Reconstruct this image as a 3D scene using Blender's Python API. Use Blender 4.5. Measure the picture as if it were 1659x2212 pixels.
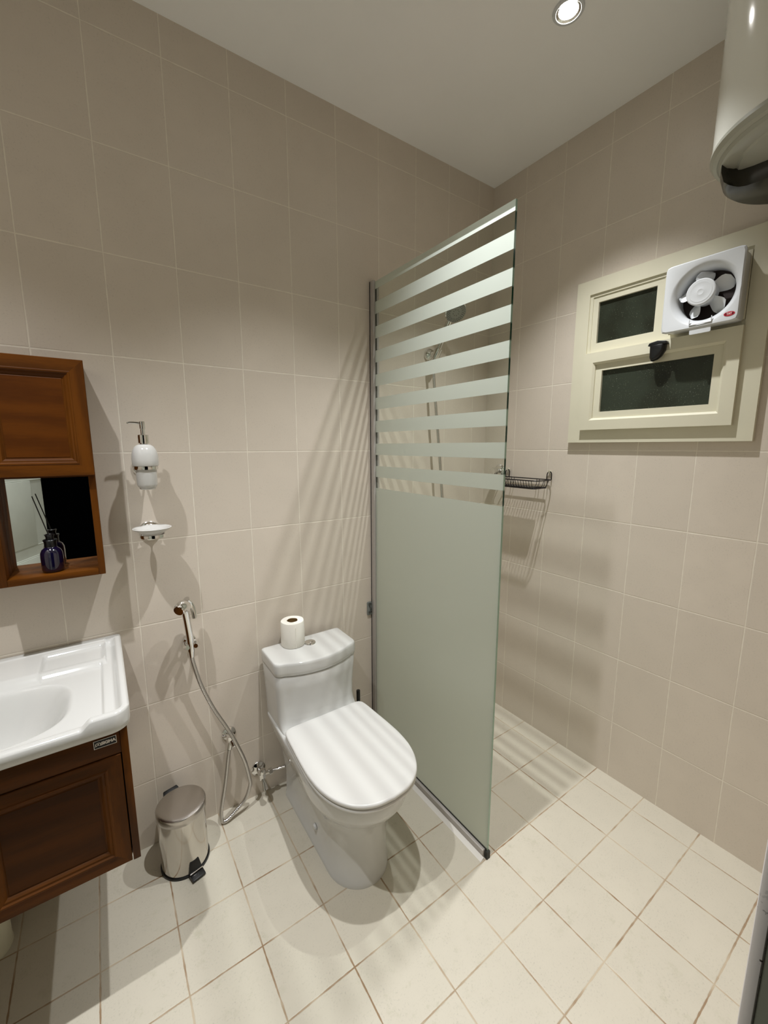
import bpy, bmesh, math, random
from mathutils import Vector, Matrix, noise
PI = math.pi
random.seed(7)
for o in list(bpy.data.objects): bpy.data.objects.remove(o)
SC = bpy.context.scene
COL = SC.collection

# ------------------------------------------------------------------ camera
cam_d = bpy.data.cameras.new('camera'); cam = bpy.data.objects.new('camera', cam_d); COL.objects.link(cam)
R_ = Vector((0.82288131, -0.56821162, -0.0013797)); U_ = Vector((0.09059631, 0.1288033, 0.98752317)); F_ = Vector((0.56094443, 0.81273936, -0.1574677))
M = Matrix(((R_.x, U_.x, -F_.x, -1.77623), (R_.y, U_.y, -F_.y, -1.58671), (R_.z, U_.z, -F_.z, 1.47303), (0, 0, 0, 1)))
cam.matrix_world = M
cam_d.sensor_fit = 'HORIZONTAL'; cam_d.sensor_width = 36.0; cam_d.lens = 890.596 / 1659 * 36.0
cam_d.clip_start = 0.02
SC.camera = cam

# ------------------------------------------------------------------ world, exposure
w = bpy.data.worlds.new('night'); SC.world = w; w.use_nodes = True
w.node_tree.nodes['Background'].inputs[0].default_value = (0.02, 0.022, 0.025, 1)
w.node_tree.nodes['Background'].inputs[1].default_value = 0.02
SC.view_settings.view_transform = 'Standard'; SC.view_settings.look = 'None'
SC.view_settings.gamma = 1.0; SC.view_settings.use_curve_mapping = False
SC.view_settings.exposure = 0.0

ZC = 2.7587          # ceiling height
XL = -2.45           # left wall
YF = -1.524          # front wall inner face
LAMPS = [(-0.496, -0.706), (-1.21, -0.755), (-2.13, -0.76)]
SPOT_W = 102.0
LAMP_COL = (0.985, 1.0, 1.02)
LENS_E = 28.0

# ------------------------------------------------------------------ mesh helpers
def new(): return bmesh.new()
def box(bm, x0, x1, y0, y1, z0, z1, mi=0):
    vs = [bm.verts.new((x, y, z)) for z in (z0, z1) for y in (y0, y1) for x in (x0, x1)]
    fs = [(0,2,3,1),(4,5,7,6),(0,1,5,4),(2,6,7,3),(0,4,6,2),(1,3,7,5)]
    out = []
    for f in fs:
        F = bm.faces.new([vs[i] for i in f]); F.material_index = mi; out.append(F)
    return out
def loft(bm, rings, caps=(True, True), closed=True, mi=0):
    vr = [[bm.verts.new(p) for p in r] for r in rings]
    n = len(vr[0])
    for a, b in zip(vr[:-1], vr[1:]):
        for i in range(n if closed else n-1):
            j = (i+1) % n
            f = bm.faces.new((a[i], a[j], b[j], b[i])); f.material_index = mi
    if caps[0]: f = bm.faces.new(list(reversed(vr[0]))); f.material_index = mi
    if caps[1]: f = bm.faces.new(vr[-1]); f.material_index = mi
    return vr
def frame_of(axis):
    a = Vector(axis).normalized()
    t = Vector((0,0,1)) if abs(a.z) < 0.9 else Vector((1,0,0))
    u = a.cross(t).normalized(); v = a.cross(u).normalized()
    return a, u, v
def lathe(bm, prof, org=(0,0,0), axis=(0,0,1), n=40, mi=0, sx=1, caps=(True, True)):
    """prof: list of (radius, height along axis)"""
    a, u, v = frame_of(axis); o = Vector(org)
    rings = [[o + a*h + (u*math.cos(2*PI*i/n)*sx + v*math.sin(2*PI*i/n))*max(r, 1e-5) for i in range(n)] for r, h in prof]
    loft(bm, rings, caps, True, mi)
def smooth_path(pts, k=8):
    P = [Vector(p) for p in pts]; out = []
    P = [P[0]*2-P[1]] + P + [P[-1]*2-P[-2]]
    for i in range(1, len(P)-2):
        for s in range(k):
            t = s/k; a, b, c, d = P[i-1], P[i], P[i+1], P[i+2]
            out.append(0.5*((2*b)+(c-a)*t+(2*a-5*b+4*c-d)*t*t+(-a+3*b-3*c+d)*t**3))
    out.append(P[-2]); return out
def tube(bm, pts, r, n=12, smooth=0, mi=0, caps=True, closed=False):
    P = smooth_path(pts, smooth) if smooth else [Vector(p) for p in pts]
    rad = r if callable(r) else (lambda t: r)
    rings = []; u = None; N = len(P)
    for i, p in enumerate(P):
        if closed: t = (P[(i+1) % N]-P[i-1]).normalized()
        else: t = (P[min(i+1, N-1)]-P[max(i-1, 0)]).normalized()
        if u is None: u = t.orthogonal().normalized()
        else: u = (u - t*u.dot(t)).normalized()
        v = t.cross(u); q = rad(i/max(N-1, 1))
        rings.append([p+(u*math.cos(2*PI*k/n)+v*math.sin(2*PI*k/n))*q for k in range(n)])
    if closed: rings.append(rings[0]); loft(bm, rings, (False, False), mi=mi); bmesh.ops.remove_doubles(bm, verts=bm.verts, dist=1e-6)
    else: loft(bm, rings, (caps, caps), mi=mi)
def prism(bm, poly, axis, a, b, mi=0):
    def p3(p, h): return {'x': (h, p[0], p[1]), 'y': (p[0], h, p[1]), 'z': (p[0], p[1], h)}[axis]
    loft(bm, [[p3(p, a) for p in poly], [p3(p, b) for p in poly]], mi=mi)
def rrect(cx, cy, w, h, r, k=6):
    out = []
    for sx, sy, a0 in ((1,1,0),(-1,1,90),(-1,-1,180),(1,-1,270)):
        for i in range(k+1):
            a = math.radians(a0+90*i/k)
            out.append((cx+sx*(w/2-r)+r*math.cos(a), cy+sy*(h/2-r)+r*math.sin(a)))
    return out
def obj(name, bm, mat, parent=None, bevel=0, seg=2, angle=32, smooth=True, mats=None):
    bmesh.ops.recalc_face_normals(bm, faces=bm.faces)
    if bevel:
        es = [e for e in bm.edges if len(e.link_faces) == 2 and e.calc_face_angle(0) > math.radians(40)]
        bmesh.ops.bevel(bm, geom=es, offset=bevel, segments=seg, affect='EDGES', profile=0.5, clamp_overlap=True)
    for f in bm.faces: f.smooth = smooth
    for e in bm.edges:
        if len(e.link_faces) == 2: e.smooth = e.calc_face_angle(0) < math.radians(angle)
    me = bpy.data.meshes.new(name); bm.to_mesh(me); bm.free()
    for m_ in (mats or [mat]): me.materials.append(m_)
    o = bpy.data.objects.new(name, me); COL.objects.link(o)
    if parent: par(o, parent)
    return o
def par(o, p):
    o.parent = p
    if not p.parent: o.matrix_parent_inverse = Matrix.Translation(-p.location)   # children are modelled in room coordinates
def thing(name, loc, label, cat, group=None):
    o = bpy.data.objects.new(name, None); COL.objects.link(o); o.location = loc; o.empty_display_size = 0.05
    o['label'] = label; o['category'] = cat
    if group: o['group'] = group
    return o
def tag(o, label, cat, group=None):
    o['label'] = label; o['category'] = cat
    if group: o['group'] = group
    return o
def struct(o, label=None, cat=None):
    o['kind'] = 'structure'
    if label: o['label'] = label
    if cat: o['category'] = cat
    return o
def hermite(a, b, x):
    t = min(1, max(0, (x-a)/(b-a))); return t*t*(3-2*t)

# ------------------------------------------------------------------ material helpers
def srgb(r, g, b):
    f = lambda c: (c/255/12.92) if c/255 <= 0.04045 else ((c/255+0.055)/1.055)**2.4
    return (f(r), f(g), f(b), 1)
class NT:
    def __init__(s, name):
        s.m = bpy.data.materials.new(name); s.m.use_nodes = True
        s.t = s.m.node_tree; s.t.nodes.clear()
        s.out = s.t.nodes.new('ShaderNodeOutputMaterial')
    def n(s, typ, **kw):
        nd = s.t.nodes.new(typ)
        for k, v in kw.items(): setattr(nd, k, v)
        return nd
    def l(s, a, b): s.t.links.new(a, b)
    def val(s, sock, v):
        if hasattr(v, 'is_output') or isinstance(v, bpy.types.NodeSocket): s.l(v, sock)
        else: sock.default_value = v
    def math(s, op, a, b=0.0, c=None, clamp=False):
        nd = s.n('ShaderNodeMath', operation=op, use_clamp=clamp)
        s.val(nd.inputs[0], a); s.val(nd.inputs[1], b)
        if c is not None: s.val(nd.inputs[2], c)
        return nd.outputs[0]
    def maprange(s, v, a, b, c=0.0, d=1.0, smooth=True):
        nd = s.n('ShaderNodeMapRange', interpolation_type='SMOOTHSTEP' if smooth else 'LINEAR')
        s.val(nd.inputs[0], v); nd.inputs[1].default_value = a; nd.inputs[2].default_value = b
        nd.inputs[3].default_value = c; nd.inputs[4].default_value = d
        return nd.outputs[0]
    def mix(s, f, a, b, mode='MIX'):
        nd = s.n('ShaderNodeMix', data_type='RGBA', blend_type=mode)
        s.val(nd.inputs['Factor'], f); s.val(nd.inputs[6], a); s.val(nd.inputs[7], b)
        return nd.outputs[2]
    def noise(s, vec, scale, detail=3, rough=0.5):
        nd = s.n('ShaderNodeTexNoise'); s.val(nd.inputs['Vector'], vec)
        nd.inputs['Scale'].default_value = scale; nd.inputs['Detail'].default_value = detail; nd.inputs['Roughness'].default_value = rough
        return nd.outputs['Fac'], nd.outputs['Color']
    def coords(s):
        tc = s.n('ShaderNodeTexCoord'); sp = s.n('ShaderNodeSeparateXYZ'); s.l(tc.outputs['Object'], sp.inputs[0])
        return tc.outputs['Object'], sp.outputs
    def comb(s, x, y, z):
        nd = s.n('ShaderNodeCombineXYZ'); s.val(nd.inputs[0], x); s.val(nd.inputs[1], y); s.val(nd.inputs[2], z); return nd.outputs[0]
    def bump(s, h, strength=0.3, dist=0.002, normal=None):
        nd = s.n('ShaderNodeBump'); nd.inputs['Strength'].default_value = strength; nd.inputs['Distance'].default_value = dist
        s.val(nd.inputs['Height'], h)
        if normal is not None: s.l(normal, nd.inputs['Normal'])
        return nd.outputs[0]
    def bsdf(s, color, rough=0.5, metal=0.0, spec=0.5, normal=None, coat=0.0, coat_rough=0.05, trans=0.0, ior=1.45, sss=0.0):
        b = s.n('ShaderNodeBsdfPrincipled')
        s.val(b.inputs['Base Color'], color); s.val(b.inputs['Roughness'], rough); b.inputs['Metallic'].default_value = metal
        b.inputs['Specular IOR Level'].default_value = spec; b.inputs['Coat Weight'].default_value = coat
        b.inputs['Coat Roughness'].default_value = coat_rough
        b.inputs['Transmission Weight'].default_value = trans; b.inputs['IOR'].default_value = ior
        if normal is not None: s.l(normal, b.inputs['Normal'])
        return b
    def done(s, shader): s.l(shader, s.out.inputs[0]); return s.m
def simple(name, color, rough=0.5, metal=0.0, spec=0.5, coat=0.0, coat_rough=0.05, var=0.0, vscale=20, bump=0.0, bscale=200, bdist=0.0005):
    t = NT(name); vec, _ = t.coords(); col = color
    if var:
        f, _c = t.noise(vec, vscale, 4)
        dk = tuple(c*(1-var) for c in color[:3])+(1,); lt = tuple(min(1, c*(1+var)) for c in color[:3])+(1,)
        col = t.mix(t.maprange(f, 0.3, 0.7), dk, lt)
    nrm = None
    if bump:
        f, _c = t.noise(vec, bscale, 3); nrm = t.bump(f, bump, bdist)
    return t.done(t.bsdf(col, rough, metal, spec, nrm, coat, coat_rough).outputs[0])

def tile_mat(name, ua, uoff, uper, va, voff, vper, tile, grout, gw, rough, speck, grout_dirt=None, tone=0.03, seed=0.0, patch=None):
    t = NT(name); vec, xyz = t.coords(); ax = {'x': 0, 'y': 1, 'z': 2}
    U = xyz[ax[ua]]; V = xyz[ax[va]]
    wob, _ = t.noise(vec, 9.0, 2)
    wv = t.math('MULTIPLY', t.math('SUBTRACT', wob, 0.5), 0.0024)
    U = t.math('ADD', U, wv); V = t.math('SUBTRACT', V, wv)
    us = t.math('SUBTRACT', U, uoff); vs = t.math('SUBTRACT', V, voff)
    du = t.math('PINGPONG', us, uper/2); dv = t.math('PINGPONG', vs, vper/2)
    # distance to the closest joint line
    d = t.math('MINIMUM', du, dv)
    wn, _ = t.noise(vec, 35.0, 2)
    hw = t.math('MULTIPLY_ADD', t.math('SUBTRACT', wn, 0.5), gw*0.9, gw/2)
    g = t.maprange(t.math('SUBTRACT', d, hw), -0.0005, 0.0005, 1.0, 0.0)
    fu = t.math('FLOOR', t.math('DIVIDE', us, uper)); fv = t.math('FLOOR', t.math('DIVIDE', vs, vper))
    wnz = t.n('ShaderNodeTexWhiteNoise', noise_dimensions='3D'); t.l(t.comb(fu, fv, seed), wnz.inputs[0])
    tonev = t.math('MULTIPLY_ADD', t.math('SUBTRACT', wnz.outputs[0], 0.5), tone*2, 1.0)
    base = t.n('ShaderNodeVectorMath', operation='SCALE'); base.inputs[0].default_value = tile[:3]; t.l(tonev, base.inputs['Scale'])
    n1, _ = t.noise(vec, 6.0, 4, 0.6)
    base2 = t.mix(t.maprange(n1, 0.3, 0.7, 0, 0.5), base.outputs[0], tuple(c*0.93 for c in tile[:3])+(1,))
    # fine darker flecks in the glaze
    n2, _ = t.noise(vec, 190.0, 3, 0.6); n3, _ = t.noise(vec, 12.0, 2)
    fl = t.math('MULTIPLY', t.maprange(n2, 0.54, 0.74), t.maprange(n3, 0.35, 0.6, 0.25, 1.0))
    base3 = t.mix(t.math('MULTIPLY', fl, speck), base2, tuple(c*0.62 for c in tile[:3])+(1,))
    if patch:
        n5, _ = t.noise(vec, 24.0, 5, 0.75); n6, _ = t.noise(vec, 2.0, 2)
        base3 = t.mix(t.math('MULTIPLY', t.math('MULTIPLY', t.maprange(n5, 0.54, 0.68), t.maprange(n6, 0.35, 0.65)), 0.5), base3, patch)
    gc = grout
    if grout_dirt:
        n4, _ = t.noise(vec, 4.0, 3, 0.7)
        gc = t.mix(t.maprange(n4, 0.38, 0.62), grout, grout_dirt)
    col = t.mix(g, base3, gc)
    hgt = t.math('SUBTRACT', 1.0, t.maprange(t.math('SUBTRACT', d, hw), -0.0012, 0.0022, 1.0, 0.0))
    n7, _ = t.noise(vec, 60.0, 3)
    nb = t.bump(n7, 0.06, 0.002)
    nrm = t.bump(hgt, 0.5, 0.0012, nb)
    # every tile sits at a very slightly different angle
    rg = t.math('MULTIPLY_ADD', g, 0.9-rough, rough)
    return t.done(t.bsdf(col, rg, 0, 0.45, nrm).outputs[0])

def wood_mat(name, c1, c2, axis='z', rough=0.5, k=1.0):
    t = NT(name); vec, _ = t.coords()
    mp = t.n('ShaderNodeMapping'); t.l(vec, mp.inputs[0])
    s = {'x': (3, 26, 26), 'y': (26, 3, 26), 'z': (26, 26, 3)}[axis]
    mp.inputs['Scale'].default_value = tuple(v*k for v in s)
    n1, _ = t.noise(mp.outputs[0], 1.6, 6, 0.62)
    n0, _ = t.noise(mp.outputs[0], 9.0, 3, 0.6)
    wv = t.n('ShaderNodeTexWave', wave_type='BANDS', bands_direction='DIAGONAL'); t.l(mp.outputs[0], wv.inputs[0])
    wv.inputs['Scale'].default_value = 0.35; wv.inputs['Distortion'].default_value = 6; wv.inputs['Detail'].default_value = 3
    f = t.math('MULTIPLY_ADD', wv.outputs['Fac'], 0.35, t.math('MULTIPLY', n1, 0.65))
    f = t.math('MULTIPLY_ADD', t.math('SUBTRACT', n0, 0.5), 0.5, f)
    col = t.mix(t.maprange(f, 0.25, 0.75), c1, c2)
    nrm = t.bump(n0, 0.08, 0.0005)
    return t.done(t.bsdf(col, rough, 0, 0.18, nrm).outputs[0])

# ------------------------------------------------------------------ materials
WT = srgb(214, 203, 188); WG = srgb(232, 224, 208)
M_wall_back = tile_mat('glazed_wall_tile_back', 'x', -0.1088, 0.19963, 'z', 0.2634, 0.29765, WT, WG, 0.0026, 0.36, 0.36, seed=1)
M_wall_right = tile_mat('glazed_wall_tile_right', 'y', 0.0008, 0.1987, 'z', 0.2634, 0.29765, WT, WG, 0.0026, 0.36, 0.36, seed=2)
M_wall_front = tile_mat('glazed_wall_tile_front', 'x', -0.1088, 0.19963, 'z', 0.2634, 0.29765, WT, WG, 0.0026, 0.36, 0.36, seed=3)
M_wall_left = tile_mat('glazed_wall_tile_left', 'y', 0.0008, 0.1987, 'z', 0.2634, 0.29765, WT, WG, 0.0026, 0.36, 0.36, seed=4)
M_floor = tile_mat('cream_floor_tile', 'x', -0.1011, 0.2, 'y', -0.7475, 0.2, srgb(210, 203, 186), srgb(200, 185, 161), 0.0042, 0.42, 0.5,
                   grout_dirt=srgb(152, 126, 98), tone=0.015, seed=5, patch=srgb(186, 182, 158))
M_ceiling = simple('matt_ceiling_paint', srgb(246, 245, 242), 0.85, var=0.015, vscale=3, bump=0.15, bscale=260)
M_plaster = simple('white_plaster_trim', srgb(222, 216, 210), 0.7, var=0.05, vscale=30, bump=0.4, bscale=120)
M_ceramic = simple('white_glazed_ceramic', srgb(204, 203, 199), 0.09, spec=0.55, coat=0.3)
M_ceramic_lid = simple('white_toilet_seat_plastic', srgb(218, 216, 212), 0.26, spec=0.45)
M_chrome = simple('polished_chrome', (0.78, 0.77, 0.75, 1), 0.07, metal=1)
M_steel = simple('mirror_polished_steel', (0.62, 0.59, 0.55, 1), 0.12, metal=1, bump=0.03, bscale=12, bdist=0.002)
M_steel_lid = simple('brushed_steel_lid', (0.52, 0.49, 0.46, 1), 0.22, metal=1)
M_black = simple('black_plastic', srgb(16, 16, 17), 0.35)
M_black_wire = simple('black_powder_coated_wire', srgb(20, 14, 14), 0.4, spec=0.4)
M_alu = simple('satin_aluminium', srgb(176, 170, 164), 0.4, metal=0.15)
M_ptop = simple('ground_glass_top_edge', srgb(222, 226, 218), 0.35)
M_gasket = simple('dark_rubber_gasket', srgb(40, 40, 34), 0.6)
M_cream = simple('cream_pvc_frame', srgb(214, 209, 186), 0.42, var=0.015, vscale=8)
M_fan = simple('white_fan_plastic', srgb(208, 210, 211), 0.3)
M_fan_dark = simple('dark_fan_duct', srgb(34, 20, 14), 0.6)
M_heater = simple('white_enamelled_steel', srgb(232, 232, 222), 0.14, coat=0.3)
M_heater_cap = simple('light_grey_heater_cap', srgb(168, 168, 155), 0.28)
M_heater_dark = simple('dark_grey_heater_cover', srgb(44, 42, 34), 0.25)
M_paper = simple('soft_toilet_paper', srgb(238, 234, 224), 0.9, bump=0.4, bscale=180, bdist=0.001)
M_card = simple('brown_cardboard', srgb(120, 92, 52), 0.9)
M_drain = simple('cream_drain_pipe', srgb(212, 208, 184), 0.5)
M_silicone = simple('white_silicone', srgb(228, 224, 216), 0.5)
M_red = simple('red_print', srgb(190, 36, 58), 0.4)
M_maroon = simple('maroon_print', srgb(112, 10, 26), 0.4)
M_white_print = simple('white_print', srgb(232, 224, 216), 0.5)
M_greyplate = simple('smoked_grey_plastic', srgb(118, 122, 118), 0.25)
M_sprayface = simple('light_grey_spray_face', srgb(150, 152, 144), 0.3)
M_darkplate = simple('dark_grey_relief', srgb(72, 74, 70), 0.3)
M_wood = wood_mat('orange_brown_wood_upright', srgb(78, 41, 3), srgb(100, 55, 6), 'z')
M_wood_h = wood_mat('orange_brown_wood_level', srgb(76, 40, 3), srgb(98, 54, 6), 'x')
M_wood_p = wood_mat('darker_wood_door_panel', srgb(76, 37, 1), srgb(92, 48, 3), 'x', k=0.8)
M_wood_vp = wood_mat('dark_wood_vanity_panel', srgb(58, 29, 1), srgb(72, 37, 2), 'x', k=0.8)
M_wood_v = wood_mat('brown_wood_vanity_upright', srgb(70, 37, 2), srgb(90, 49, 4), 'z')
M_wood_vh = wood_mat('brown_wood_vanity_level', srgb(68, 36, 2), srgb(86, 46, 4), 'x')
M_door = simple('pale_painted_door', srgb(196, 200, 190), 0.45, var=0.03, vscale=10)
M_doorframe = simple('grey_green_door_frame', srgb(120, 122, 108), 0.4, var=0.05, vscale=14)
M_bluecap = simple('black_bottle_collar', srgb(14, 13, 16), 0.3)

def mat_chips():
    t = NT('chipped_white_plaster'); vec, xyz = t.coords()
    n, _ = t.noise(vec, 38.0, 4, 0.7); n2, _ = t.noise(vec, 7.0, 2)
    m = t.math('MULTIPLY', t.maprange(n, 0.64, 0.66), t.maprange(n2, 0.42, 0.55))
    col = t.mix(m, srgb(222, 216, 212), srgb(58, 48, 34))
    return t.done(t.bsdf(col, 0.7).outputs[0])
M_chips = mat_chips()

def mat_mirror():
    t = NT('silvered_mirror'); return t.done(t.bsdf((0.86, 0.88, 0.86, 1), 0.01, 1.0).outputs[0])
M_mirror = mat_mirror()
def mat_diffuser():
    t = NT('deep_blue_bottle_glass'); return t.done(t.bsdf(srgb(14, 10, 38), 0.06, 0, 0.6, coat=1.0).outputs[0])
M_blue = mat_diffuser()
def mat_windowglass():
    t = NT('obscure_window_glass_at_night'); vec, _ = t.coords()
    n, _ = t.noise(vec, 240.0, 2, 0.6); n2, _ = t.noise(vec, 11.0, 3)
    sp = t.math('MULTIPLY', t.maprange(n, 0.62, 0.72), t.maprange(n2, 0.40, 0.66, 0.15, 1.0))
    n3, _ = t.noise(vec, 5.0, 3)
    base = t.mix(t.maprange(n3, 0.35, 0.65), srgb(36, 38, 28), srgb(50, 56, 45))
    col = t.mix(sp, base, srgb(120, 122, 108))
    nrm = t.bump(n, 0.35, 0.0008)
    return t.done(t.bsdf(col, 0.3, 0, 0.35, nrm).outputs[0])
M_winglass = mat_windowglass()
def mat_panel():
    """clear glass with printed frosted bands on one face"""
    t = NT('banded_frosted_glass'); vec, xyz = t.coords(); z = xyz[2]
    k = t.math('PINGPONG', t.math('SUBTRACT', z, 2.128-0.0248), 0.0495)      # 0 at the centre of a clear band
    clear = t.maprange(t.math('SUBTRACT', k, 0.0248), -0.0006, 0.0006, 1.0, 0.0)
    inr = t.math('MULTIPLY', t.math('GREATER_THAN', z, 1.286), t.math('LESS_THAN', z, 2.129))
    clear = t.math('MULTIPLY', clear, inr)
    n, _ = t.noise(vec, 500.0, 2)
    tr = t.n('ShaderNodeBsdfTransparent'); tr.inputs[0].default_value = (0.90, 0.93, 0.90, 1)
    gl = t.n('ShaderNodeBsdfGlossy'); gl.inputs['Roughness'].default_value = 0.02
    lw = t.n('ShaderNodeLayerWeight'); lw.inputs[0].default_value = 0.5
    fr = t.n('ShaderNodeMath', operation='MULTIPLY_ADD'); t.l(t.math('POWER', lw.outputs['Facing'], 5.0), fr.inputs[0]); fr.inputs[1].default_value = 0.55; fr.inputs[2].default_value = 0.035
    cl = t.n('ShaderNodeMixShader'); t.l(fr.outputs[0], cl.inputs[0]); t.l(tr.outputs[0], cl.inputs[1]); t.l(gl.outputs[0], cl.inputs[2])
    df = t.n('ShaderNodeBsdfDiffuse'); df.inputs[0].default_value = srgb(172, 180, 168)
    tl = t.n('ShaderNodeBsdfTranslucent'); tl.inputs[0].default_value = srgb(234, 240, 232)
    m1 = t.n('ShaderNodeMixShader'); m1.inputs[0].default_value = 0.55; t.l(df.outputs[0], m1.inputs[1]); t.l(tl.outputs[0], m1.inputs[2])
    g2 = t.n('ShaderNodeBsdfGlossy'); g2.inputs['Roughness'].default_value = 0.35
    m2 = t.n('ShaderNodeMixShader'); t.l(fr.outputs[0], m2.inputs[0]); t.l(m1.outputs[0], m2.inputs[1]); t.l(g2.outputs[0], m2.inputs[2])
    mx = t.n('ShaderNodeMixShader'); t.l(clear, mx.inputs[0]); t.l(m2.outputs[0], mx.inputs[1]); t.l(cl.outputs[0], mx.inputs[2])
    return t.done(mx.outputs[0])
def mat_panel_clear():
    t = NT('clear_glass_face')
    tr = t.n('ShaderNodeBsdfTransparent'); tr.inputs[0].default_value = (0.97, 0.985, 0.97, 1)
    gl = t.n('ShaderNodeBsdfGlossy'); gl.inputs['Roughness'].default_value = 0.02
    lw = t.n('ShaderNodeLayerWeight'); lw.inputs[0].default_value = 0.5
    fr = t.n('ShaderNodeMath', operation='MULTIPLY_ADD'); t.l(t.math('POWER', lw.outputs['Facing'], 5.0), fr.inputs[0]); fr.inputs[1].default_value = 0.3; fr.inputs[2].default_value = 0.01
    mx = t.n('ShaderNodeMixShader'); t.l(fr.outputs[0], mx.inputs[0]); t.l(tr.outputs[0], mx.inputs[1]); t.l(gl.outputs[0], mx.inputs[2])
    return t.done(mx.outputs[0])
def mat_panel_edge():
    t = NT('green_cut_glass_edge'); vec, xyz = t.coords(); z = xyz[2]
    k = t.math('PINGPONG', t.math('SUBTRACT', z, 2.128-0.0248), 0.0495)
    clear = t.maprange(t.math('SUBTRACT', k, 0.0248), -0.004, 0.004, 1.0, 0.0)
    clear = t.math('MULTIPLY', clear, t.math('MULTIPLY', t.math('GREATER_THAN', z, 1.286), t.math('LESS_THAN', z, 2.129)))
    col = t.mix(clear, srgb(160, 188, 172), srgb(34, 70, 56))
    b = t.bsdf(col, 0.15, 0, 0.6)
    return t.done(b.outputs[0])
M_panel, M_panel2, M_pedge = mat_panel(), mat_panel_clear(), mat_panel_edge()
def mat_hose():
    t = NT('ribbed_chrome_hose'); vec, xyz = t.coords()
    wv = t.n('ShaderNodeTexWave', wave_type='BANDS', bands_direction='Z'); t.l(vec, wv.inputs[0]); wv.inputs['Scale'].default_value = 110
    nrm = t.bump(wv.outputs['Fac'], 0.5, 0.0006)
    return t.done(t.bsdf((0.62, 0.60, 0.58, 1), 0.24, 1.0, normal=nrm).outputs[0])
M_hose = mat_hose()
def mat_emit(name, col, e):
    t = NT(name); em = t.n('ShaderNodeEmission'); em.inputs[0].default_value = col+(1,); em.inputs[1].default_value = e
    return t.done(em.outputs[0])
M_lens = mat_emit('glowing_lamp_lens', (1.0, 0.97, 0.92), LENS_E)
M_reflector = simple('faceted_reflector', (0.9, 0.9, 0.88, 1), 0.12, metal=1, bump=0.6, bscale=90, bdist=0.002)

# ================================================================== STRUCTURE
T = 0.12
bm = new(); box(bm, XL-T, T, -2.6, T, -0.1, 0.0)
struct(obj('floor', bm, M_floor, smooth=False))
bm = new(); box(bm, XL-T, T, YF-T, T, ZC, ZC+0.1)
struct(obj('ceiling', bm, M_ceiling, smooth=False))
bm = new(); box(bm, XL-T, T, 0, T, 0, ZC)
struct(obj('wall_back', bm, M_wall_back, smooth=False))
# right wall with a real window opening
WY0, WY1, WZ0, WZ1 = -1.085, -0.562, 1.535, 2.085
bm = new()
box(bm, 0, T, YF, WY0, 0, ZC); box(bm, 0, T, WY1, 0, 0, ZC)
box(bm, 0, T, WY0, WY1, 0, WZ0); box(bm, 0, T, WY0, WY1, WZ1, ZC)
struct(obj('wall_right', bm, M_wall_right, smooth=False))
bm = new(); box(bm, XL-T, XL, YF, 0, 0, ZC)
struct(obj('wall_left', bm, M_wall_left, smooth=False))
DX0, DX1, DZ = -2.09, -1.326, 2.08
bm = new()
box(bm, XL-T, DX0, YF-T, YF, 0, ZC); box(bm, DX1, T, YF-T, YF, 0, ZC); box(bm, DX0, DX1, YF-T, YF, DZ, ZC)
struct(obj('wall_front', bm, M_wall_front, smooth=False))
# chipped plaster edge of the doorway, right jamb, and the grey-green frame beyond it
bm = new(); box(bm, DX1-0.006, DX1+0.02, YF-0.008, YF+0.002, 0.0, DZ+0.03)
struct(obj('trim_1', bm, M_chips, bevel=0.003))
door = bpy.data.objects.new('door_1', None); COL.objects.link(door); door.location = (DX0, YF, 0); struct(door)
bm = new()
box(bm, DX1-0.003, DX1+0.001, YF-T-0.01, YF-0.0085, 0, DZ); box(bm, DX0-0.001, DX0+0.003, YF-T-0.01, YF-0.02, 0, DZ)
box(bm, DX0, DX1, YF-T-0.01, YF-0.02, DZ-0.004, DZ)
obj('door_frame', bm, M_doorframe, door)
# open leaf, hinged at the left jamb, swung into the room
d = Vector((-0.43, 0.90, 0)).normalized(); nrm_ = Vector((d.y, -d.x, 0))
def leaf_pt(s, h, t): return Vector((DX0+0.006, YF+0.006, 0)) + d*s + nrm_*t + Vector((0, 0, h))
bm = new()
LW, LT = 0.69, 0.036
def leaf_box(bm, s0, s1, z0, z1, t0, t1):
    vs = [bm.verts.new(leaf_pt(s, z, t)) for z in (z0, z1) for t in (t0, t1) for s in (s0, s1)]
    for f in [(0,2,3,1),(4,5,7,6),(0,1,5,4),(2,6,7,3),(0,4,6,2),(1,3,7,5)]: bm.faces.new([vs[i] for i in f])
leaf_box(bm, 0, LW, 0.01, DZ-0.012, 0.004, LT)
for z0, z1 in ((0.15, 0.87), (0.935, 1.29), (1.36, 1.94)):
    leaf_box(bm, 0.10, LW-0.10, z0, z1, LT-0.004, LT+0.006)
    for a, b, c, e in ((0.0, LW, z0-0.006, z0), (0.0, LW, z1, z1+0.006)):
        leaf_box(bm, a+0.002, b-0.002, c, e, LT-0.002, LT+0.003)
leaf = obj('door_leaf', bm, M_door, door, bevel=0.002)
bm = new()
p = leaf_pt(LW-0.06, 1.02, LT)
tube(bm, [p, p+nrm_*0.045, p+nrm_*0.05-d*0.02, p+nrm_*0.05-d*0.11], 0.008, 10)
lathe(bm, [(0.022, 0), (0.022, 0.006), (0.01, 0.009)], p, nrm_, 20)
obj('door_handle', bm, M_chrome, leaf)

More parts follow.
